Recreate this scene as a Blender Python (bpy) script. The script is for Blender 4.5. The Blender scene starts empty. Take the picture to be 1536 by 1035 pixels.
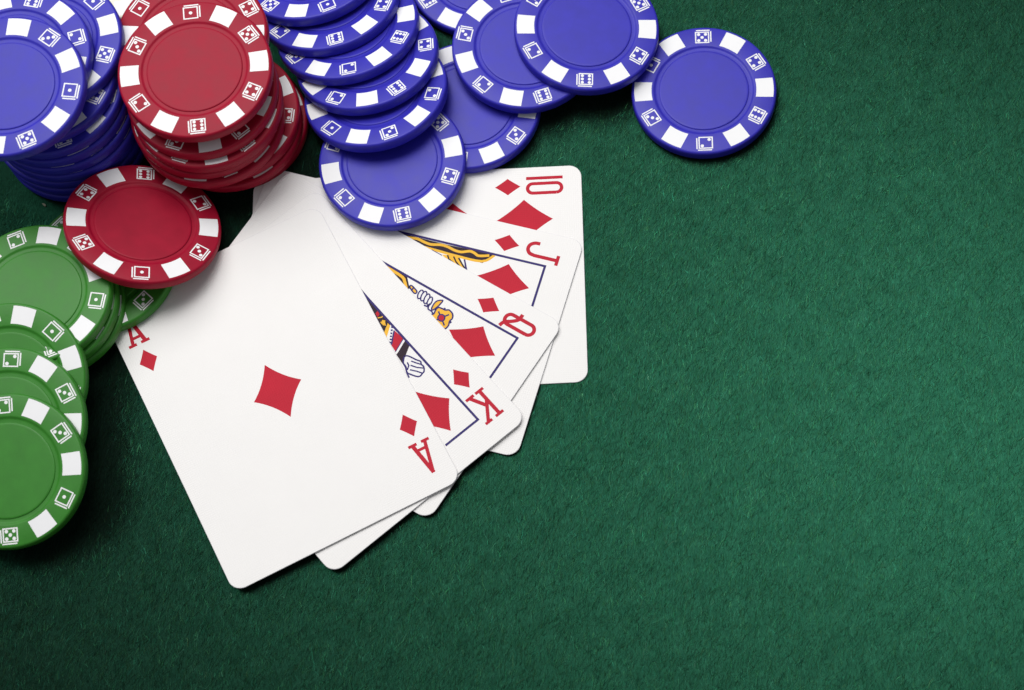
import bpy, bmesh, math, random
import numpy as np
from mathutils import Matrix, Vector

random.seed(7)
rng = np.random.default_rng(11)
MM = 0.001
S = bpy.context.scene
COL = S.collection


def rot_tilt(a, b):
    """rotation by the vector (a, b, 0) degrees"""
    v = Vector((math.radians(a), math.radians(b), 0.0))
    return Matrix.Rotation(v.length, 3, v.normalized()) if v.length > 1e-9 else Matrix.Identity(3)


# ------------------------------------------------------------------ camera
cam_data = bpy.data.cameras.new('camera')
cam = bpy.data.objects.new('camera', cam_data)
COL.objects.link(cam)
S.camera = cam
cam_data.sensor_fit = 'HORIZONTAL'
cam_data.sensor_width = 36.0
cam_data.lens = 2407.06 / 1536 * 36
cam_data.shift_x = -229.94 / 1536
cam_data.shift_y = 377.36 / 1536
cam_data.clip_start = 0.02
cam_data.clip_end = 20
CAM_POS = Vector((77.569, -209.419, 386.074)) * MM
cam.matrix_world = Matrix.Translation(CAM_POS) @ rot_tilt(math.degrees(0.27613818), math.degrees(0.01910303)).to_4x4()
cam_data.dof.use_dof = True
cam_data.dof.focus_distance = 0.425
cam_data.dof.aperture_fstop = 16

# ------------------------------------------------------------------ light
S.view_settings.view_transform = 'Standard'
S.view_settings.look = 'None'
S.view_settings.gamma = 1
S.view_settings.exposure = 0
world = bpy.data.worlds.new('World')
S.world = world
world.use_nodes = True
bg = world.node_tree.nodes['Background']
bg.inputs[0].default_value = (0.93, 0.96, 1.0, 1)
bg.inputs[1].default_value = 0.25


def area(name, pos, target, size, watts, col=(1, 1, 1), spread=180):
    d = bpy.data.lights.new(name, 'AREA')
    d.shape = 'RECTANGLE'
    d.size, d.size_y = size
    d.energy = watts
    d.spread = math.radians(spread)
    d.color = col
    o = bpy.data.objects.new(name, d)
    COL.objects.link(o)
    o.location = Vector(pos) * MM
    o.rotation_euler = (Vector(target) * MM - o.location).to_track_quat('-Z', 'Y').to_euler()
    return o


# one studio softbox behind the table, unseen; the top lamp is an added fill
area('fill_top', (0, 240, 680), (10, 25, 0), (0.36, 0.32), 0.50, (1, 0.988, 0.975), 75)
area('softbox_main', (-330, 370, 740), (20, -10, 0), (0.74, 0.64), 5.7, (1, 0.985, 0.972))

# ------------------------------------------------------------------ materials


class NT:
    def __init__(self, name):
        self.m = bpy.data.materials.new(name)
        self.m.use_nodes = True
        self.t = self.m.node_tree
        self.p = self.t.nodes['Principled BSDF']

    def n(self, kind, **kw):
        nd = self.t.nodes.new(kind)
        for k, v in kw.items():
            setattr(nd, k, v)
        return nd

    def l(self, a, b):
        self.t.links.new(a, b)

    def set(self, **kw):
        for k, v in kw.items():
            self.p.inputs[k.replace('_', ' ')].default_value = v


def noise(nt, scale, detail=4, rough=0.55, coord='Object'):
    tc = nt.n('ShaderNodeTexCoord')
    nz = nt.n('ShaderNodeTexNoise')
    nz.inputs['Scale'].default_value = scale
    nz.inputs['Detail'].default_value = detail
    nz.inputs['Roughness'].default_value = rough
    nt.l(tc.outputs[coord], nz.inputs['Vector'])
    return nz


def ramp(nt, src, stops):
    r = nt.n('ShaderNodeValToRGB')
    els = r.color_ramp.elements
    while len(els) < len(stops):
        els.new(0.5)
    for e, (p, c) in zip(els, stops):
        e.position = p
        e.color = (*c, 1)
    nt.l(src, r.inputs[0])
    return r


def plastic(name, col, rough=0.43, bump=0.18, var=0.08, spec=0.30):
    nt = NT(name)
    nz = noise(nt, 260, 3)
    lo = tuple(c * (1 - var) for c in col)
    hi = tuple(min(1, c * (1 + var)) for c in col)
    r = ramp(nt, nz.outputs['Fac'], [(0.3, lo), (0.7, hi)])
    nt.l(r.outputs[0], nt.p.inputs['Base Color'])
    nt.set(Roughness=rough)
    nt.p.inputs['Specular IOR Level'].default_value = spec
    nb = noise(nt, 3200, 3, 0.6)
    b = nt.n('ShaderNodeBump')
    b.inputs['Strength'].default_value = bump
    b.inputs['Distance'].default_value = 0.00012
    nt.l(nb.outputs['Fac'], b.inputs['Height'])
    nt.l(b.outputs[0], nt.p.inputs['Normal'])
    rr = nt.n('ShaderNodeMapRange')
    rr.inputs['To Min'].default_value = rough - 0.06
    rr.inputs['To Max'].default_value = rough + 0.08
    nt.l(nz.outputs['Fac'], rr.inputs['Value'])
    nt.l(rr.outputs[0], nt.p.inputs['Roughness'])
    return nt.m


def linen(name, col, rough=0.55, var=0.007, bump=0.25):
    """card stock or ink with the fine cross-laid emboss of playing cards"""
    nt = NT(name)
    nz = noise(nt, 120, 3)
    r = ramp(nt, nz.outputs['Fac'], [(0.3, tuple(c * (1 - var) for c in col)), (0.7, tuple(min(1, c * (1 + var)) for c in col))])
    tc = nt.n('ShaderNodeTexCoord')
    waves = []
    for axis in ('X', 'Y'):
        w = nt.n('ShaderNodeTexWave', bands_direction=axis)
        w.inputs['Scale'].default_value = 520
        w.inputs['Distortion'].default_value = 0.6
        nt.l(tc.outputs['Object'], w.inputs['Vector'])
        waves.append(w)
    mx = nt.n('ShaderNodeMath', operation='ADD')
    nt.l(waves[0].outputs['Fac'], mx.inputs[0])
    nt.l(waves[1].outputs['Fac'], mx.inputs[1])
    b = nt.n('ShaderNodeBump')
    b.inputs['Strength'].default_value = bump
    b.inputs['Distance'].default_value = 0.00006
    nt.l(mx.outputs[0], b.inputs['Height'])
    nt.l(b.outputs[0], nt.p.inputs['Normal'])
    nt.l(r.outputs[0], nt.p.inputs['Base Color'])
    nt.set(Roughness=rough)
    nt.p.inputs['Specular IOR Level'].default_value = 0.18
    return nt.m


BLUE = plastic('blue_plastic', (0.026, 0.022, 0.385))
RED = plastic('red_plastic', (0.300, 0.0022, 0.0215), rough=0.48, spec=0.19)
GREEN = plastic('green_plastic', (0.030, 0.185, 0.016))
CREAM = plastic('white_plastic', (0.80, 0.77, 0.66), var=0.02)
PRINT = plastic('white_print', (0.82, 0.82, 0.83), rough=0.55, bump=0.06, var=0.015)
EDGE = linen('card_edge', (0.68, 0.67, 0.69))  # edge grey from handling, and painted darker for shade lines between cards
STOCK = linen('card_stock', (0.82, 0.805, 0.79))
INK = {'red': linen('red_ink', (0.47, 0.003, 0.022), var=0.05),
       'navy': linen('navy_ink', (0.026, 0.016, 0.135), var=0.05),
       'ink': linen('dark_ink', (0.018, 0.006, 0.016), var=0.05),
       'gold': linen('yellow_ink', (0.80, 0.44, 0.035), var=0.04),
       'paper': linen('blank_paper', (0.80, 0.79, 0.785))}


NAP = Vector((-0.250, 0.030, 0.95)).normalized()


def felt_material(name, per_fibre):
    nt = NT(name)
    out = nt.t.nodes['Material Output']
    nt.t.nodes.remove(nt.p)
    if per_fibre:
        at = nt.n('ShaderNodeAttribute', attribute_name='tint')
        tint = at.outputs['Color']
        dif_c = nt.n('ShaderNodeMix', data_type='RGBA', blend_type='MULTIPLY')
        dif_c.inputs[0].default_value = 1
        nt.l(tint, dif_c.inputs[6])
        dif_c.inputs[7].default_value = (0.0046, 0.0118, 0.0080, 1)
        gl_c = nt.n('ShaderNodeMix', data_type='RGBA', blend_type='MULTIPLY')
        gl_c.inputs[0].default_value = 1
        nt.l(tint, gl_c.inputs[6])
        gl_c.inputs[7].default_value = (0.0038, 0.0265, 0.0146, 1)
        dcol, gcol = dif_c.outputs[2], gl_c.outputs[2]
    else:
        tc = nt.n('ShaderNodeTexCoord')
        mp = nt.n('ShaderNodeMapping')
        mp.inputs['Rotation'].default_value = (0, 0, math.radians(-18))
        mp.inputs['Scale'].default_value = (1, 0.28, 1)
        nt.l(tc.outputs['Object'], mp.inputs['Vector'])
        n1 = nt.n('ShaderNodeTexNoise')
        n1.inputs['Scale'].default_value = 2600
        n1.inputs['Detail'].default_value = 4
        n1.inputs['Roughness'].default_value = 0.7
        nt.l(mp.outputs[0], n1.inputs['Vector'])
        n2 = noise(nt, 210, 5, 0.65)
        add = nt.n('ShaderNodeMath', operation='MULTIPLY_ADD')
        nt.l(n2.outputs['Fac'], add.inputs[0])
        add.inputs[1].default_value = 0.45
        nt.l(n1.outputs['Fac'], add.inputs[2])
        r1 = ramp(nt, add.outputs[0], [(0.42, (0.0030, 0.0074, 0.0050)), (0.72, (0.0046, 0.0112, 0.0078)), (1.0, (0.0066, 0.016, 0.0112))])
        r2 = ramp(nt, add.outputs[0], [(0.42, (0.0016, 0.0110, 0.0060)), (0.72, (0.0033, 0.0222, 0.0122)), (1.0, (0.0062, 0.036, 0.0205))])
        dcol, gcol = r1.outputs[0], r2.outputs[0]
        bp = nt.n('ShaderNodeBump')
        bp.inputs['Strength'].default_value = 0.4
        bp.inputs['Distance'].default_value = 0.0002
        nt.l(add.outputs[0], bp.inputs['Height'])
    d = nt.n('ShaderNodeBsdfDiffuse')
    g = nt.n('ShaderNodeBsdfGlossy')
    g.distribution = 'BECKMANN'
    g.inputs['Roughness'].default_value = 0.355
    nt.l(dcol, d.inputs['Color'])
    nt.l(gcol, g.inputs['Color'])
    # the nap of the cloth is brushed to one side: its sheen is thrown off-square
    nap = nt.n('ShaderNodeCombineXYZ')
    for i, c in enumerate(NAP):
        nap.inputs[i].default_value = c
    if per_fibre:
        geo = nt.n('ShaderNodeNewGeometry')
        mixn = nt.n('ShaderNodeVectorMath', operation='MULTIPLY_ADD')
        nt.l(geo.outputs['Normal'], mixn.inputs[0])
        mixn.inputs[1].default_value = (0.45, 0.45, 0.45)
        nt.l(nap.outputs[0], mixn.inputs[2])
        nrm = nt.n('ShaderNodeVectorMath', operation='NORMALIZE')
        nt.l(mixn.outputs[0], nrm.inputs[0])
        nt.l(nrm.outputs[0], g.inputs['Normal'])
    else:
        nt.l(bp.outputs[0], d.inputs['Normal'])
        bp2 = nt.n('ShaderNodeBump')
        bp2.inputs['Strength'].default_value = 0.2
        bp2.inputs['Distance'].default_value = 0.0002
        nt.l(add.outputs[0], bp2.inputs['Height'])
        nt.l(nap.outputs[0], bp2.inputs['Normal'])
        nt.l(bp2.outputs[0], g.inputs['Normal'])
    a = nt.n('ShaderNodeAddShader')
    nt.l(d.outputs[0], a.inputs[0])
    nt.l(g.outputs[0], a.inputs[1])
    nt.l(a.outputs[0], out.inputs['Surface'])
    return nt.m


FELT = felt_material('green_felt', False)
FIBRE = felt_material('felt_fibre', True)

# ------------------------------------------------------------------ helpers


def mesh_from(name, verts, faces, mats, smooth=False, mat_idx=None):
    me = bpy.data.meshes.new(name)
    me.from_pydata([tuple(c * MM for c in v) for v in verts], [], faces)
    for m in mats:
        me.materials.append(m)
    if smooth:
        for p in me.polygons:
            p.use_smooth = True
    if mat_idx:
        for p, i in zip(me.polygons, mat_idx):
            p.material_index = i
    me.update()
    return me


def link(name, data, parent=None):
    o = bpy.data.objects.new(name, data)
    COL.objects.link(o)
    if parent:
        o.parent = parent
    return o


def tag(o, label=None, cat=None, group=None, kind=None):
    for k, v in (('label', label), ('category', cat), ('group', group), ('kind', kind)):
        if v:
            o[k] = v
    return o


def ribbon(pts, w):
    """a stroke of even width along a polyline, mitred: list of quads as (verts, faces)"""
    P = [Vector(p) for p in pts]
    n = len(P)
    L, R = [], []
    for i in range(n):
        d0 = (P[i] - P[i - 1]).normalized() if i else (P[1] - P[0]).normalized()
        d1 = (P[i + 1] - P[i]).normalized() if i < n - 1 else d0
        t = d0 + d1
        t = t.normalized() if t.length > 1e-6 else d0
        nrm = Vector((-t.y, t.x))
        k = w / 2 / max(0.45, nrm.dot(Vector((-d0.y, d0.x))))
        L.append(P[i] + nrm * k)
        R.append(P[i] - nrm * k)
    v = [(p.x, p.y) for p in L] + [(p.x, p.y) for p in R]
    f = [(n + i, n + i + 1, i + 1, i) for i in range(n - 1)]
    return v, f


def catmull(pts, k=5, closed=False):
    P = [Vector(p) for p in pts]
    n = len(P)
    out = []
    rng_ = range(n) if closed else range(n - 1)
    for i in rng_:
        if closed:
            p0, p1, p2, p3 = P[i - 1], P[i], P[(i + 1) % n], P[(i + 2) % n]
        else:
            p0, p1, p2, p3 = P[max(i - 1, 0)], P[i], P[i + 1], P[min(i + 2, n - 1)]
        for j in range(k):
            t = j / k
            q = 0.5 * ((2 * p1) + (p2 - p0) * t + (2 * p0 - 5 * p1 + 4 * p2 - p3) * t * t + (3 * p1 - p0 - 3 * p2 + p3) * t ** 3)
            out.append((q.x, q.y))
    if not closed:
        out.append((P[-1].x, P[-1].y))
    return out


LIFT = {'ten': 0.0, 'jack': 0.12, 'queen': 0.28, 'king': 0.46, 'ace': 0.68}   # mm the far short edge curls up


def curl(me, rank, turn=1):
    b = LIFT[rank]
    if not b:
        return me
    bm = bmesh.new()
    bm.from_mesh(me)
    for yc in list(range(6, 45, 3)) + list(range(-14, -45, -4)):
        bmesh.ops.bisect_plane(bm, geom=bm.verts[:] + bm.edges[:] + bm.faces[:], dist=1e-7, plane_co=(0, yc * MM, 0), plane_no=(0, 1, 0))
    for v in bm.verts:
        u = v.co.y / MM * turn
        k = max(u - 6, (-u - 14) * 0.9, 0) / 38.45
        v.co.z += b * k * k * MM
    bm.to_mesh(me)
    bm.free()
    return me


class Sheet:
    """flat print: polygons and strokes in card coordinates, each a hair above the one before"""

    def __init__(self, z, step=0.002):
        self.v, self.f, self.mi = [], [], []
        self.z, self.step, self.mats = z, step, []

    def _add(self, v2, f, col):
        if col not in self.mats:
            self.mats.append(col)
        b = len(self.v)
        self.v += [(x, y, self.z) for x, y in v2]
        self.f += [tuple(i + b for i in q) for q in f]
        self.mi += [self.mats.index(col)] * len(f)
        self.z += self.step

    def poly(self, pts, col):
        a = sum(p[0] * q[1] - q[0] * p[1] for p, q in zip(pts, pts[1:] + pts[:1]))
        if a < 0:
            pts = pts[::-1]
        self._add(pts, [tuple(range(len(pts)))], col)

    def line(self, pts, w, col):
        self._add(*ribbon(pts, w), col)

    def build(self, name, parent, rank, turn=1, mats=INK):
        me = mesh_from(name, self.v, self.f, [mats[c] for c in self.mats], mat_idx=self.mi)
        if rank:
            curl(me, rank, turn)
        return link(name, me, parent)


# ------------------------------------------------------------------ table felt
CH_R = 19.80
TH = 3.27            # thickness of a chip
POSES = {            # centre of the top face in mm, tilt, turn (degrees)
    'lone': (80.2, 42.5, 3.3, 0, -0.3, 91.5), 'top_right': (48.35, 58.91, 8.5, -0.3, 4.7, 30.1),
    'mid_right': (31.35, 54.31, 7.21, 0.1, 2.46, 49.7), 'low_right': (15.93, 38.56, 3.3, 0, 0, 204.7),
    'far_right': (17.27, 80.67, 3.3, 0, 0, 334),
    'c1': (-3.58, 20.49, 5.3, 0.88, 0.07, 43.2), 'c2': (-8.78, 40.52, 7.6, -10.87, -6.04, 170.0),
    'c3': (-11.49, 50.44, 9.2, -11.77, -5.65, 67.3), 'c4': (-16.98, 58.69, 10.3, -12.78, -5.88, 99.2),
    'c5': (-22.52, 67.12, 10.89, -12.8, -5.57, 45.2), 'c6': (-27.14, 75.76, 12.3, -12.47, -6.25, 233.3),
    'r9': (-50.5, 32.56, 29.71, 1.37, 1.3, 37.7), 'r8': (-53.29, 44.74, 26.41, 0.09, 0.6, 90.2),
    'r7': (-50.7, 31.18, 23.1, 0, 0, 132.5), 'r6': (-50.16, 29.52, 19.8, 0, 0, 13.1),
    'r5': (-51.59, 29.63, 16.5, 0, 0, 47.6), 'r4': (-51.23, 28.81, 13.2, 0, 0, 173.4),
    'r3': (-48.22, 32.51, 9.9, 0, 0, 56.9), 'r2': (-48.3, 31.5, 6.6, 0, 0, 335),
    'r1': (-47.6, 33.9, 3.3, 0, 0, 354),
    'rlow': (-66.93, -0.74, 10.81, -12.54, 16.72, 216.0),
    'b11': (-95.4, 23.73, 36.29, 2.0, 0.2, 294.7), 'b10': (-96.16, 34.72, 33.0, 0, 0, 198.6),
    'b9': (-89.98, 41.11, 29.69, -0.2, 0, 346.3), 'b8': (-92.02, 33.67, 26.4, 0, 0, 97.6),
    'b7': (-91.3, 31.9, 23.1, 0, 0, 352), 'b6': (-91.1, 31.5, 19.8, 0, 0, 88),
    'b5': (-90.65, 31.2, 16.5, 0, 0, 130), 'b4': (-90.3, 31.0, 13.2, 0, 0, 12),
    'b3': (-91.3, 31.1, 9.9, 0, 0, 40), 'b2': (-91.14, 30.98, 6.6, 0, 0, 95), 'b1': (-91.0, 30.75, 3.3, 0, 0, 5),
    'g_top': (-92.75, -21.75, 12.4, 0.28, -0.14, 293.3), 'g_mid': (-92.1, -22.6, 9.1, 0.3, -0.8, 92),
    'g_low': (-91.3, -22.0, 5.8, 0.3, -1.2, 29), 'g_under': (-79.2, -9.1, 4.6, 0.5, -2.6, 198),
    'g_c1': (-97.35, -45.01, 11.01, 12.05, 0.07, 348.2), 'g_c2': (-96.2, -57.35, 11.53, 9.25, 0.75, 268.8),
    'g_c3': (-94.8, -70.0, 11.45, 10.61, -0.9, 275.5),
    'w2': (-84.0, 84.0, 6.6, 0, 0, 15), 'w1': (-83.5, 84.4, 3.3, 0, 0, 70),
}
CARDS = {   # centre in mm, turn in degrees, top height
    'ten': (3.9, -12.28, 2.65, 0.29), 'jack': (-2.94, -20.87, -14.97, 0.62), 'queen': (-11.35, -29.76, -31.45, 0.95),
    'king': (-18.91, -40.14, -48.75, 1.28), 'ace': (-30.82, -45.19, -61.9, 1.61)}
CW, CL, CT = 63.5, 88.9, 0.28

felt = link('table_felt', mesh_from('table_felt', [(-700, -700, 0), (700, -700, 0), (700, 700, 0), (-700, 700, 0)], [(0, 1, 2, 3)], [FELT]))
tag(felt, kind='structure')


def make_fibres(n=260000):
    x = rng.uniform(-135, 185, n)
    y = rng.uniform(-140, 115, n)
    keep = np.ones(n, bool)
    for cx, cy, deg, z in CARDS.values():
        t = math.radians(deg)
        u = (x - cx) * math.cos(t) + (y - cy) * math.sin(t)
        v = -(x - cx) * math.sin(t) + (y - cy) * math.cos(t)
        keep &= ~((abs(u) < CL / 2 - 0.9) & (abs(v) < CW / 2 - 0.9))
    for k, (cx, cy, z, a, b, s) in POSES.items():
        keep &= (x - cx) ** 2 + (y - cy) ** 2 > (CH_R - 2.5) ** 2
    x, y = x[keep], y[keep]
    n = len(x)
    ang = np.radians(78 + rng.normal(0, 22, n))
    ln = rng.gamma(4.0, 0.30, n) + 0.4
    w = rng.uniform(0.045, 0.085, n)
    bend = rng.normal(0, 0.33, n)
    h0 = rng.uniform(0.01, 0.06, n)
    h1 = rng.uniform(0.04, 0.24, n)
    h2 = h1 * rng.uniform(0.2, 1.15, n)
    a1 = ang + bend
    p0 = np.stack([x, y, h0], 1)
    p1 = p0 + np.stack([np.cos(ang) * ln / 2, np.sin(ang) * ln / 2, h1 - h0], 1)
    p2 = p1 + np.stack([np.cos(a1) * ln / 2, np.sin(a1) * ln / 2, h2 - h1], 1)
    roll = rng.normal(0, 0.25, n)
    am = (ang + a1) / 2
    side = np.stack([-np.sin(am) * np.cos(roll), np.cos(am) * np.cos(roll), np.sin(roll)], 1) * (w / 2)[:, None]
    V = np.empty((n, 6, 3))
    for k, p in enumerate((p0, p1, p2)):
        s = side * (1.0, 1.0, 0.4)[k]
        V[:, 2 * k] = p - s
        V[:, 2 * k + 1] = p + s
    V[:, :, 2] = np.maximum(V[:, :, 2], 0.004)
    base = (np.arange(n) * 6)[:, None]
    F = np.stack([base + [0, 2, 3, 1], base + [2, 4, 5, 3]], 1).reshape(-1)
    me = bpy.data.meshes.new('felt_fibres')
    me.vertices.add(n * 6)
    me.vertices.foreach_set('co', (V * MM).reshape(-1))
    me.loops.add(len(F))
    me.loops.foreach_set('vertex_index', F.astype(np.int32))
    nf = n * 2
    me.polygons.add(nf)
    me.polygons.foreach_set('loop_start', (np.arange(nf) * 4).astype(np.int32))
    me.polygons.foreach_set('loop_total', np.full(nf, 4, np.int32))
    me.update(calc_edges=True)
    lum = np.clip(rng.lognormal(-0.12, 0.42, n), 0.28, 2.2)
    # soft patches where the cloth is rubbed a little lighter or darker
    patch = np.zeros(n)
    for _ in range(70):
        f = rng.uniform(0.06, 0.9, 2) * rng.choice([-1, 1], 2)
        patch += np.sin(x * f[0] + y * f[1] + rng.uniform(0, 6.28)) / math.sqrt(70)
    lum *= np.exp(0.16 * patch)
    tint = np.stack([lum * rng.uniform(0.7, 1.6, n), lum, lum * rng.uniform(0.7, 1.15, n), np.ones(n)], 1)
    pale = rng.random(n) < 0.012
    tint[pale, :3] *= [2.2, 1.35, 1.4]
    at = me.color_attributes.new('tint', 'FLOAT_COLOR', 'POINT')
    at.data.foreach_set('color', np.repeat(tint, 6, 0).astype(np.float32).reshape(-1))
    me.materials.append(FIBRE)
    o = link('felt_fibres', me)
    tag(o, kind='stuff')
    return o


make_fibres()

# ------------------------------------------------------------------ poker chips
SEG = 112


def lathe(name, prof, mat, seg=SEG, cap_bottom=True, cap_top=True):
    v, f = [], []
    for r, z in prof:
        for k in range(seg):
            a = 2 * math.pi * k / seg
            v.append((r * math.cos(a), r * math.sin(a), z))
    for i in range(len(prof) - 1):
        for k in range(seg):
            k2 = (k + 1) % seg
            f.append((i * seg + k, i * seg + k2, (i + 1) * seg + k2, (i + 1) * seg + k))
    if cap_bottom:
        f.append(tuple(range(seg))[::-1])
    if cap_top:
        f.append(tuple((len(prof) - 1) * seg + k for k in range(seg)))
    me = mesh_from(name, v, f, [mat], smooth=True)
    me.set_sharp_from_angle(angle=math.radians(50))
    return me


T = TH
RIM = [(0.5, 0.0), (18.75, 0.0), (19.15, 0.10), (19.5, 0.36), (19.7, 0.72), (CH_R, 1.15), (CH_R, T - 1.1), (19.74, T - 0.62),
       (19.62, T - 0.28), (19.38, T - 0.07), (19.08, T), (14.0, T), (13.8, T - 0.02), (13.6, T - 0.1), (13.38, T - 0.27), (13.2, T - 0.36),
       (12.95, T - 0.40), (12.2, T - 0.40), (11.9, T - 0.40)]
DISC = [(12.28, T - 0.45), (12.26, T - 0.30), (12.14, T - 0.20), (11.9, T - 0.155), (11.6, T - 0.15), (6.0, T - 0.15), (0.4, T - 0.15)]


def disc_mesh(name, mat):
    return lathe(name, DISC, mat, cap_bottom=False)


def inlay_mesh():
    n = 6
    v, f = [], []
    r0, r1, zt, zb = 14.28, 18.98, T + 0.02, T - 0.3
    for r, hw in ((r0, 2.78), (r1, 3.0)):
        a0 = hw / r
        for k in range(n + 1):
            a = -a0 + 2 * a0 * k / n
            v.append((r * math.cos(a), r * math.sin(a), zt - (0.012 if r > 19 else 0)))
    m = n + 1
    f += [(k, m + k, m + k + 1, k + 1) for k in range(n)]
    b = len(v)
    v += [(x, y, zb) for x, y, z in v]
    ring = list(range(m)) + list(range(2 * m - 1, m - 1, -1))
    for i, a in enumerate(ring):
        c = ring[(i + 1) % len(ring)]
        f.append((a, c, c + b, a + b))
    return mesh_from('edge_inlay', v, f, [PRINT])


def die_mesh(k):
    """one printed die face: outward is +x, clockwise round the chip is -y"""
    v, f = [], []
    z = T + 0.012

    def quad(x0, y0, x1, y1):
        b = len(v)
        v.extend([(x0, y0, z), (x1, y0, z), (x1, y1, z), (x0, y1, z)])
        f.append((b, b + 1, b + 2, b + 3))

    hx, hy, w = 1.80, 1.94, 0.33
    c = 16.36
    quad(c - hx, -hy, c - hx + w, hy)
    quad(c + hx - w, -hy, c + hx, hy)
    quad(c - hx + w, -hy, c + hx - w, -hy + w)
    quad(c - hx + w, hy - w, c + hx - w, hy)
    quad(c + hx + 0.24, -hy - 0.2, c + hx + 0.58, hy - 0.3)          # the die's two visible sides
    quad(c - hx + 0.35, -hy - 0.62, c + hx + 0.1, -hy - 0.27)
    d = 0.95
    spots = {1: [(0, 0)], 2: [(d, -d), (-d, d)], 3: [(d, -d), (0, 0), (-d, d)],
             4: [(d, d), (d, -d), (-d, d), (-d, -d)], 5: [(d, d), (d, -d), (-d, d), (-d, -d), (0, 0)],
             6: [(e, s) for e in (-1.02, 0, 1.02) for s in (-0.95, 0.95)]}[k]
    rad = 0.46 if k < 6 else 0.43
    for x, y in spots:
        b = len(v)
        v.extend([(c + x + rad * math.cos(t * math.pi / 6), y + rad * math.sin(t * math.pi / 6), z) for t in range(12)])
        f.append(tuple(range(b, b + 12)))
    return mesh_from('dice_mark', v, f, [PRINT])


INLAY = inlay_mesh()
DICE = {k: die_mesh(k) for k in range(1, 7)}
ORDER = (5, 4, 6, 2, 3, 1)
BODY = {n: lathe(n + '_chip_rim', RIM, m, cap_top=False) for n, m in (('blue', BLUE), ('red', RED), ('green', GREEN), ('white', CREAM))}
DISCS = {n: disc_mesh(n + '_chip_disc', m) for n, m in (('blue', BLUE), ('red', RED), ('green', GREEN), ('white', CREAM))}


def chip(key, colour, label, group):
    x, y, z, a, b, spin = POSES[key]
    R = rot_tilt(a, b)
    root = link('poker_chip', None)
    root.empty_display_size = 0.01
    root.matrix_world = Matrix.Translation((Vector((x, y, z)) - R @ Vector((0, 0, T))) * MM) @ R.to_4x4() @ Matrix.Rotation(math.radians(spin), 4, 'Z')
    tag(root, label, 'poker chip', group)
    link('chip_rim', BODY[colour], root)
    d = link('centre_disc', DISCS[colour], root)
    d.rotation_euler.z = random.uniform(0, 6.28)
    for i, k in enumerate(ORDER):
        m = link('dice_mark', DICE[k], root)
        m.rotation_euler.z = math.radians(-60 * i)
        w = link('edge_inlay', INLAY, root)
        w.rotation_euler.z = math.radians(-60 * i - 30)
    return root


G = 'blue chips spread on the felt beside the cards'
chip('lone', 'blue', 'blue chip lying flat on bare felt, farthest right of all chips', G)
chip('top_right', 'blue', 'blue chip leaning with its right edge on the rightmost blue chip', G)
chip('mid_right', 'blue', 'blue chip under the leaning one, half covering a chip on the felt', G)
chip('low_right', 'blue', 'blue chip flat on felt just above the ten of diamonds', G)
chip('far_right', 'blue', 'blue chip cut by the top edge, between the fallen row and the spread chips', G)
G = 'blue chips in the fallen overlapping row'
chip('c1', 'blue', 'blue chip lying flat on the fanned cards at the foot of the row', G)
chip('c2', 'blue', 'blue chip whose near edge rests on the one lying on the cards', G)
chip('c3', 'blue', 'blue chip third from the cards in the fallen row', G)
chip('c4', 'blue', 'blue chip fourth from the cards in the fallen row', G)
chip('c5', 'blue', 'blue chip second from the top edge in the fallen row', G)
chip('c6', 'blue', 'blue chip farthest up the fallen row, cut by the top edge', G)
G = 'red chips stacked in the tall uneven pile'
chip('r9', 'red', 'red chip on the very top of the red stack, face fully in view', G)
chip('r8', 'red', 'red chip second in the red stack, pushed back towards the top edge', G)
ordn = ['third', 'fourth', 'fifth', 'sixth', 'seventh', 'eighth']
for i, k in enumerate(('r7', 'r6', 'r5', 'r4', 'r3', 'r2')):
    chip(k, 'red', 'red chip %s from the top of the red stack' % ordn[i], G)
chip('r1', 'red', 'bottom red chip of the red stack, standing on the felt', G)
chip('rlow', 'red', 'single tilted red chip leaning on green chips, touching the ace', 'red chip apart from the stack')
G = 'blue chips stacked at the left edge'
chip('b11', 'blue', 'blue chip on the very top of the stack at the left edge', G)
chip('b10', 'blue', 'blue chip second from the top of the left stack', G)
chip('b9', 'blue', 'blue chip third in the left stack, shifted towards the red stack', G)
ordn = ['fourth', 'fifth', 'sixth', 'seventh', 'eighth', 'ninth', 'tenth']
for i, k in enumerate(('b8', 'b7', 'b6', 'b5', 'b4', 'b3', 'b2')):
    chip(k, 'blue', 'shaded blue chip %s from the top of the left stack' % ordn[i], G)
chip('b1', 'blue', 'lowest blue chip of the left stack, standing on the felt', G)
G = 'green chips piled left of the ace'
chip('g_under', 'green', 'green chip mostly hidden under the tilted red chip, lying on the ace corner', G)
chip('g_low', 'green', 'lowest of the three stacked green chips below the red chip', G)
chip('g_mid', 'green', 'middle of the three stacked green chips below the red chip', G)
chip('g_top', 'green', 'green chip on top of three, its face partly covered by the red chip', G)
chip('g_c1', 'green', 'green chip leaning on the green stack, highest of the sloping three', G)
chip('g_c2', 'green', 'green chip in the middle of the sloping three at the left edge', G)
chip('g_c3', 'green', 'lowest green chip at the left edge, its face fully uncovered', G)
G = 'white chips behind the stacks'
chip('w1', 'white', 'lower white chip behind the gap between blue and red stacks', G)
chip('w2', 'white', 'upper white chip glimpsed between the blue and red stacks', G)

# ------------------------------------------------------------------ playing cards


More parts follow.
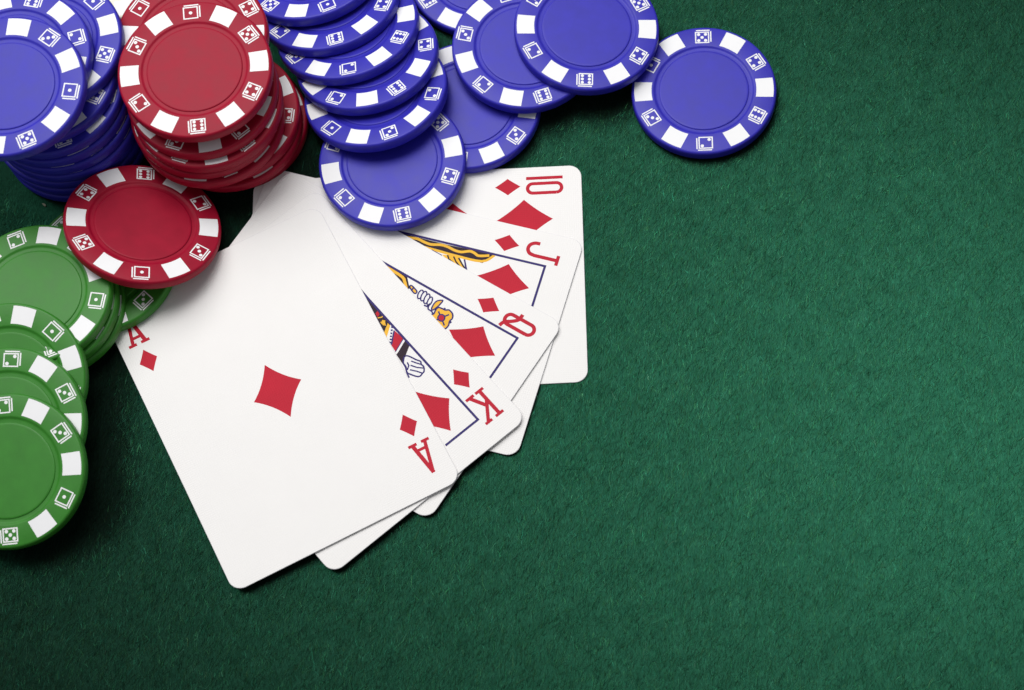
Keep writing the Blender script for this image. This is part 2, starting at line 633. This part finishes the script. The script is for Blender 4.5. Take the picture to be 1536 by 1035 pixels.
def card_mesh():
    r, n = 3.4, 8
    pts = []
    for sx, sy, a0 in ((1, 1, 0), (-1, 1, 90), (-1, -1, 180), (1, -1, 270)):
        for k in range(n + 1):
            a = math.radians(a0 + 90 * k / n)
            pts.append((sx * (CW / 2 - r) + r * math.cos(a), sy * (CL / 2 - r) + r * math.sin(a)))
    m = len(pts)
    e, c = 0.05, 0.09
    v = []
    for z, ins in ((0, e), (e, 0), (CT - e, 0), (CT, c)):
        for x, y in pts:
            v.append((x * (1 - ins / (CW / 2)), y * (1 - ins / (CL / 2)), z))
    f = [tuple(range(m))[::-1], tuple(3 * m + k for k in range(m))]
    for i in range(3):
        for k in range(m):
            k2 = (k + 1) % m
            f.append((i * m + k, i * m + k2, (i + 1) * m + k2, (i + 1) * m + k))
    return mesh_from('card_stock', v, f, [STOCK, EDGE], mat_idx=[0, 0] + [1] * (3 * m))




def diamond(cx, cy, hw, hh, hollow):
    pts = []
    C = [(cx, cy + hh), (cx - hw, cy), (cx, cy - hh), (cx + hw, cy)]
    for i in range(4):
        p, q = Vector(C[i]), Vector(C[(i + 1) % 4])
        mid = (p + q) / 2
        c = mid + (Vector((cx, cy)) - mid) * hollow * 2
        for k in range(8):
            t = k / 8
            w = p * (1 - t) ** 2 + c * 2 * t * (1 - t) + q * t * t
            pts.append((w.x, w.y))
    return pts


def rrect(x0, y0, x1, y1, r, n=6):
    pts = []
    for cx, cy, a0 in ((x1 - r, y1 - r, 0), (x0 + r, y1 - r, 90), (x0 + r, y0 + r, 180), (x1 - r, y0 + r, 270)):
        for k in range(n + 1):
            a = math.radians(a0 + 90 * k / n)
            pts.append((cx + r * math.cos(a), cy + r * math.sin(a)))
    return pts + pts[:1]


def index(rank, sh):
    w = 1.0
    if rank == 'ten':
        sh.line([(-28.4, 29.5), (-28.4, 39.4)], 0.92, 'red')
        sh.line(rrect(-26.75, 29.85, -23.9, 39.05, 1.42), 0.95, 'red')
    elif rank == 'jack':
        sh.line([(-25.85, 39.0), (-22.9, 39.0)], 0.92, 'red')
        sh.line([(-24.38, 38.8), (-24.38, 33.0)] + catmull([(-24.38, 32.6), (-24.75, 31.2), (-25.9, 30.45), (-27.2, 30.75), (-27.95, 31.9), (-28.02, 33.25)]), w, 'red')
    elif rank == 'queen':
        sh.line(rrect(-27.05, 30.3, -24.0, 39.0, 1.5), w, 'red')
        sh.line(catmull([(-22.7, 30.2), (-24.2, 30.75), (-25.2, 32.2), (-26.6, 33.7), (-28.4, 33.85)]), w, 'red')
    elif rank == 'king':
        sh.line([(-27.35, 30.2), (-27.35, 38.6)], w, 'red')
        sh.line([(-28.65, 30.3), (-26.05, 30.3)], 0.82, 'red')
        sh.line([(-28.6, 38.65), (-26.1, 38.65)], 0.82, 'red')
        sh.line([(-23.75, 38.5), (-27.2, 33.5)], 0.92, 'red')
        sh.line([(-24.9, 38.65), (-22.75, 38.65)], 0.82, 'red')
        sh.line([(-26.35, 34.9), (-24.15, 30.4)], w, 'red')
        sh.line([(-25.5, 30.3), (-22.95, 30.3)], 0.82, 'red')
    else:
        sh.line([(-26.2, 39.3), (-28.0, 30.2)], 0.92, 'red')
        sh.line([(-26.35, 39.3), (-24.55, 30.2)], 1.08, 'red')
        sh.line([(-29.2, 30.15), (-27.0, 30.15)], 0.82, 'red')
        sh.line([(-25.75, 30.15), (-23.4, 30.15)], 0.82, 'red')
        sh.line([(-27.6, 32.0), (-24.95, 32.0)], 0.82, 'red')


ART = {'jack': [
  ('poly','ink',None,[(-22.06,-6.82),(-21.76,-4.11),(-21.61,9.29),(-22.0,22.61),(-18.78,19.87),(-18.91,12.07),(-18.98,5.56),(-20.34,-0.4),(-20.97,-4.84)]),
  ('line','gold',0.75,[(-20.97,-4.84),(-21.03,-1.59),(-21.29,0.93),(-20.81,3.04),(-20.62,5.05),(-21.15,7.48),(-21.06,9.46),(-20.54,11.57),(-20.52,13.52),(-21.29,15.55),(-21.11,16.9),(-20.61,18.34),(-21.37,21.02)]),
  ('line','gold',0.72,[(-19.62,-0.17),(-19.4,3.48),(-19.26,7.42),(-19.07,12.02),(-19.23,19.57),(-21.79,22.35)]),
  ('poly','gold',None,[(-18.44,8.65),(-18.7,10.19),(-17.48,11.06),(-16.45,13.48),(-16.25,14.02),(-16.77,12.41),(-17.36,10.61)]),
  ('poly','gold',None,[(-18.72,10.25),(-18.76,11.79),(-17.43,12.91),(-16.39,14.3),(-16.85,12.71),(-17.68,11.15)]),
  ('poly','gold',None,[(-18.76,12.05),(-18.72,13.26),(-16.91,14.95),(-15.84,15.99),(-16.35,14.41),(-17.3,13.08)]),
  ('line','ink',0.20,[(-18.7,10.19),(-17.62,10.91),(-16.94,12.36)]),
  ('line','ink',0.20,[(-18.71,11.87),(-17.43,12.91),(-16.32,14.32)]),
  ('line','ink',0.24,[(-18.66,13.28),(-16.91,14.95),(-15.77,16.27)]),
  ('line','navy',0.25,[(-18.65,14.9),(-15.77,16.37)]),
  ('line','navy',0.30,[(-18.98,5.56),(-18.58,7.15),(-18.12,8.75)]),
],
'queen': [
  ('poly','ink',None,[(-22.36,-8.01),(-21.77,1.12),(-19.01,3.6),(-20.75,-4.82)]),
  ('line','gold',0.80,[(-21.37,-5.25),(-21.33,-3.35),(-21.12,0.4),(-20.16,1.87),(-18.98,3.33)]),
  ('line','ink',0.25,[(-21.74,1.22),(-20.51,2.46),(-19.14,3.81)]),
  ('blob','gold',0.22,[(-19.68,3.77),(-20.32,3.96),(-19.63,6.07),(-18.81,5.8)]),
  ('line','navy',0.22,[(-19.23,4.69),(-20.25,4.71)]),
  ('blob','paper',0.20,[(-19.43,7.95),(-18.78,7.98),(-18.3,7.84),(-18.11,7.57),(-18.26,7.24),(-18.71,6.94),(-19.35,6.74),(-19.99,6.71),(-20.48,6.85),(-20.67,7.13),(-20.52,7.46),(-20.06,7.76)]),
  ('blob','paper',0.20,[(-19.45,9.04),(-18.74,9.07),(-18.2,8.93),(-17.99,8.64),(-18.16,8.29),(-18.66,7.97),(-19.37,7.76),(-20.09,7.73),(-20.62,7.87),(-20.84,8.16),(-20.67,8.51),(-20.16,8.83)]),
  ('blob','paper',0.20,[(-19.26,10.16),(-18.54,10.19),(-18.0,10.05),(-17.79,9.76),(-17.96,9.41),(-18.47,9.09),(-19.17,8.88),(-19.89,8.85),(-20.43,8.99),(-20.64,9.28),(-20.47,9.63),(-19.96,9.95)]),
  ('blob','paper',0.20,[(-19.04,11.18),(-18.39,11.21),(-17.91,11.08),(-17.72,10.83),(-17.87,10.52),(-18.33,10.23),(-18.96,10.04),(-19.61,10.01),(-20.09,10.14),(-20.28,10.39),(-20.13,10.7),(-19.67,10.99)]),
  ('blob','gold',0.22,[(-17.62,12.15),(-19.12,11.97),(-20.18,12.28),(-20.98,13.39),(-19.84,13.45),(-18.54,13.17),(-17.3,12.69)]),
  ('line','navy',0.22,[(-17.34,9.88),(-17.41,10.86),(-18.2,10.94),(-16.98,11.44),(-16.85,12.67),(-16.37,13.32)]),
  ('blob','gold',0.25,[(-17.69,13.34),(-18.69,13.56),(-18.96,14.73),(-19.0,15.52),(-19.53,16.4),(-19.08,17.8),(-17.96,18.47),(-16.99,18.3),(-15.74,18.72),(-14.53,18.51),(-14.4,17.58),(-14.62,15.8),(-14.69,14.12),(-15.75,13.0),(-16.5,13.52)]),
  ('line','navy',0.22,[(-16.62,15.89),(-17.76,14.19)]),
  ('line','navy',0.22,[(-16.62,15.89),(-18.45,17.12)]),
  ('line','navy',0.22,[(-16.62,15.89),(-15.18,17.79)]),
  ('line','navy',0.22,[(-16.62,15.89),(-15.22,14.99)]),
  ('blob','red',0.20,[(-17.1,16.67),(-16.54,16.84),(-16.01,16.64),(-15.72,16.16),(-15.77,15.57),(-16.15,15.1),(-16.71,14.94),(-17.24,15.13),(-17.53,15.62),(-17.48,16.21)]),
  ('poly','navy',None,[(-19.45,14.82),(-19.56,15.36),(-19.0,15.52),(-18.84,15.1)]),
  ('poly','navy',None,[(-17.24,18.34),(-17.0,19.02),(-16.47,18.85),(-16.6,18.36)]),
],
'king': [
  ('poly','ink',None,[(-22.47,-13.27),(-21.99,-0.02),(-18.79,1.83),(-20.33,-6.69)]),
  ('poly','red',None,[(-20.83,-5.01),(-21.69,-5.23),(-21.55,-4.12),(-20.59,-3.73)]),
  ('line','gold',0.30,[(-20.48,-3.58),(-21.36,-3.05),(-22.08,-3.15)]),
  ('line','gold',0.30,[(-20.23,-2.07),(-21.18,-1.72),(-20.63,-0.48)]),
  ('poly','gold',None,[(-21.02,-2.35),(-21.54,-1.64),(-20.37,-0.71),(-20.16,-1.64)]),
  ('poly','gold',None,[(-21.54,-0.66),(-21.59,0.37),(-18.7,2.49),(-18.75,1.06)]),
  ('poly','paper',None,[(-21.59,0.37),(-21.55,2.06),(-18.33,4.86),(-18.65,2.45)]),
  ('poly','navy',None,[(-21.65,0.68),(-22.01,1.1),(-21.64,1.4),(-21.33,0.98)]),
  ('poly','navy',None,[(-21.04,1.3),(-21.4,1.72),(-21.03,2.02),(-20.71,1.6)]),
  ('poly','navy',None,[(-20.43,1.92),(-20.79,2.34),(-20.41,2.64),(-20.1,2.22)]),
  ('poly','navy',None,[(-19.82,2.54),(-20.17,2.95),(-19.8,3.26),(-19.49,2.84)]),
  ('poly','navy',None,[(-19.2,3.15),(-19.56,3.57),(-19.19,3.88),(-18.88,3.46)]),
  ('poly','navy',None,[(-18.59,3.77),(-18.95,4.19),(-18.58,4.5),(-18.27,4.07)]),
  ('poly','red',None,[(-21.55,2.17),(-21.89,5.66),(-17.96,7.23),(-18.33,4.86)]),
  ('line','navy',0.20,[(-21.5,2.12),(-18.43,4.85)]),
  ('line','navy',0.25,[(-21.89,5.66),(-17.96,7.23)]),
  ('poly','ink',None,[(-21.9,6.07),(-22.05,8.06),(-17.23,10.97),(-17.63,7.91)]),
  ('line','paper',0.35,[(-21.9,5.97),(-17.95,7.56)]),
  ('blob','paper',0.24,[(-18.88,9.76),(-19.76,10.39),(-20.63,12.53),(-21.14,13.62),(-20.8,14.48),(-20.84,15.39),(-20.1,16.43),(-19.45,16.59),(-18.5,16.81),(-17.8,16.34),(-17.01,14.91),(-16.6,13.81),(-17.24,12.2),(-17.54,11.0)]),
  ('line','navy',0.18,[(-19.4,11.92),(-20.06,13.24),(-20.8,14.48)]),
  ('line','navy',0.18,[(-18.52,12.75),(-19.39,14.35),(-20.61,15.68)]),
  ('line','navy',0.18,[(-17.6,13.63),(-18.71,15.2),(-19.45,16.59)]),
  ('line','navy',0.18,[(-18.41,11.53),(-18.15,12.51),(-17.05,13.24)]),
  ('line','navy',0.20,[(-17.42,10.89),(-17.36,12.31),(-16.58,13.56),(-16.07,15.28)]),
]}


CARD_LABEL = {
    'ten': 'ten of diamonds, lowest card of the fan, rightmost in the picture',
    'jack': 'jack of diamonds, between the ten and the queen in the fan',
    'queen': 'queen of diamonds holding a yellow flower, middle card of the fan',
    'king': 'king of diamonds with open hand printed, directly under the ace',
    'ace': 'ace of diamonds, topmost card of the fan with one centre diamond'}
for rank, (cx, cy, deg, ztop) in CARDS.items():
    root = link('playing_card', None)
    root.empty_display_size = 0.02
    root.location = Vector((cx, cy, ztop - CT)) * MM
    root.rotation_euler.z = math.radians(deg - 90)
    tag(root, CARD_LABEL[rank], 'playing card', 'five diamonds fanned out as a hand')
    link('card_stock', curl(card_mesh(), rank), root)
    ends = (0, 1) if rank == 'ace' else (0,)
    for e in ends:
        zz = CT + 0.004
        sh = Sheet(zz)
        index(rank, sh)
        o1 = sh.build('rank_letter' if rank != 'ten' else 'rank_number', root, rank, -1 if e else 1)
        sh = Sheet(zz)
        sh.poly(diamond(-26.1, 24.5, 2.48, 3.45, 0.03), 'red')
        o2 = sh.build('small_diamond', root, rank, -1 if e else 1)
        if e:
            o1.rotation_euler.z = o2.rotation_euler.z = math.pi
    sh = Sheet(CT + 0.004)
    if rank == 'ace':
        sh.poly(diamond(-0.27, -0.5, 6.75, 8.3, 0.115), 'red')
        sh.build('large_diamond', root, rank)
    elif rank == 'ten':
        for px, py in ((-15.95, 28.8), (-15.95, 9.6), (0, 19.2), (15.95, 28.8), (15.95, 9.6)):
            sh = Sheet(CT + 0.004)
            sh.poly(diamond(px, py, 6.1, 7.68, 0.06), 'red')
            sh.build('large_diamond', root, rank)
    else:
        sh.poly(diamond(-14.85, 26.75, 5.43, 7.3, 0.06), 'red')
        sh.build('large_diamond', root, rank)
        top = 36.3
        sh = Sheet(CT + 0.034)
        end = {'jack': -9.55, 'queen': -8.9, 'king': -11.3}[rank]
        sh.line([(end, top), (-22.05, top), (-22.05, -20)], 0.62, 'navy')
        sh.build('frame_line', root, rank)
        sh = Sheet(CT + 0.003, 0.0007)
        for kind, col, w, pts in ART[rank]:
            if kind == 'poly':
                sh.poly(pts, col)
            elif kind == 'line':
                sh.line(catmull(pts, 4) if len(pts) > 3 else pts, w + (0.2 if col != 'gold' else 0), col)
            else:
                c = catmull(pts, 4, True)
                sh.poly(c, col)
                sh.line(c + c[:2], w + 0.18, 'navy')
        sh.build('court_figure', root, rank)

# ------------------------------------------------------------------ a fleck of lint on the cloth
bm = bmesh.new()
bmesh.ops.create_icosphere(bm, subdivisions=2, radius=0.36 * MM)
for v in bm.verts:
    k = 1 + random.uniform(-0.28, 0.28)
    v.co = Vector((v.co.x * 1.9 * k, v.co.y * 0.75 * k, v.co.z * 0.5 * k + 0.16 * MM))
me = bpy.data.meshes.new('lint_fleck')
bm.to_mesh(me)
bm.free()
me.materials.append(plastic('lint', (0.30, 0.29, 0.22), rough=0.9))
o = link('lint_fleck', me)
o.location = Vector((-98.5, 10.7, 0.08)) * MM
o.rotation_euler.z = math.radians(-42)
tag(o, 'tiny pale fleck of lint on the felt between blue stack and green chips', 'lint')
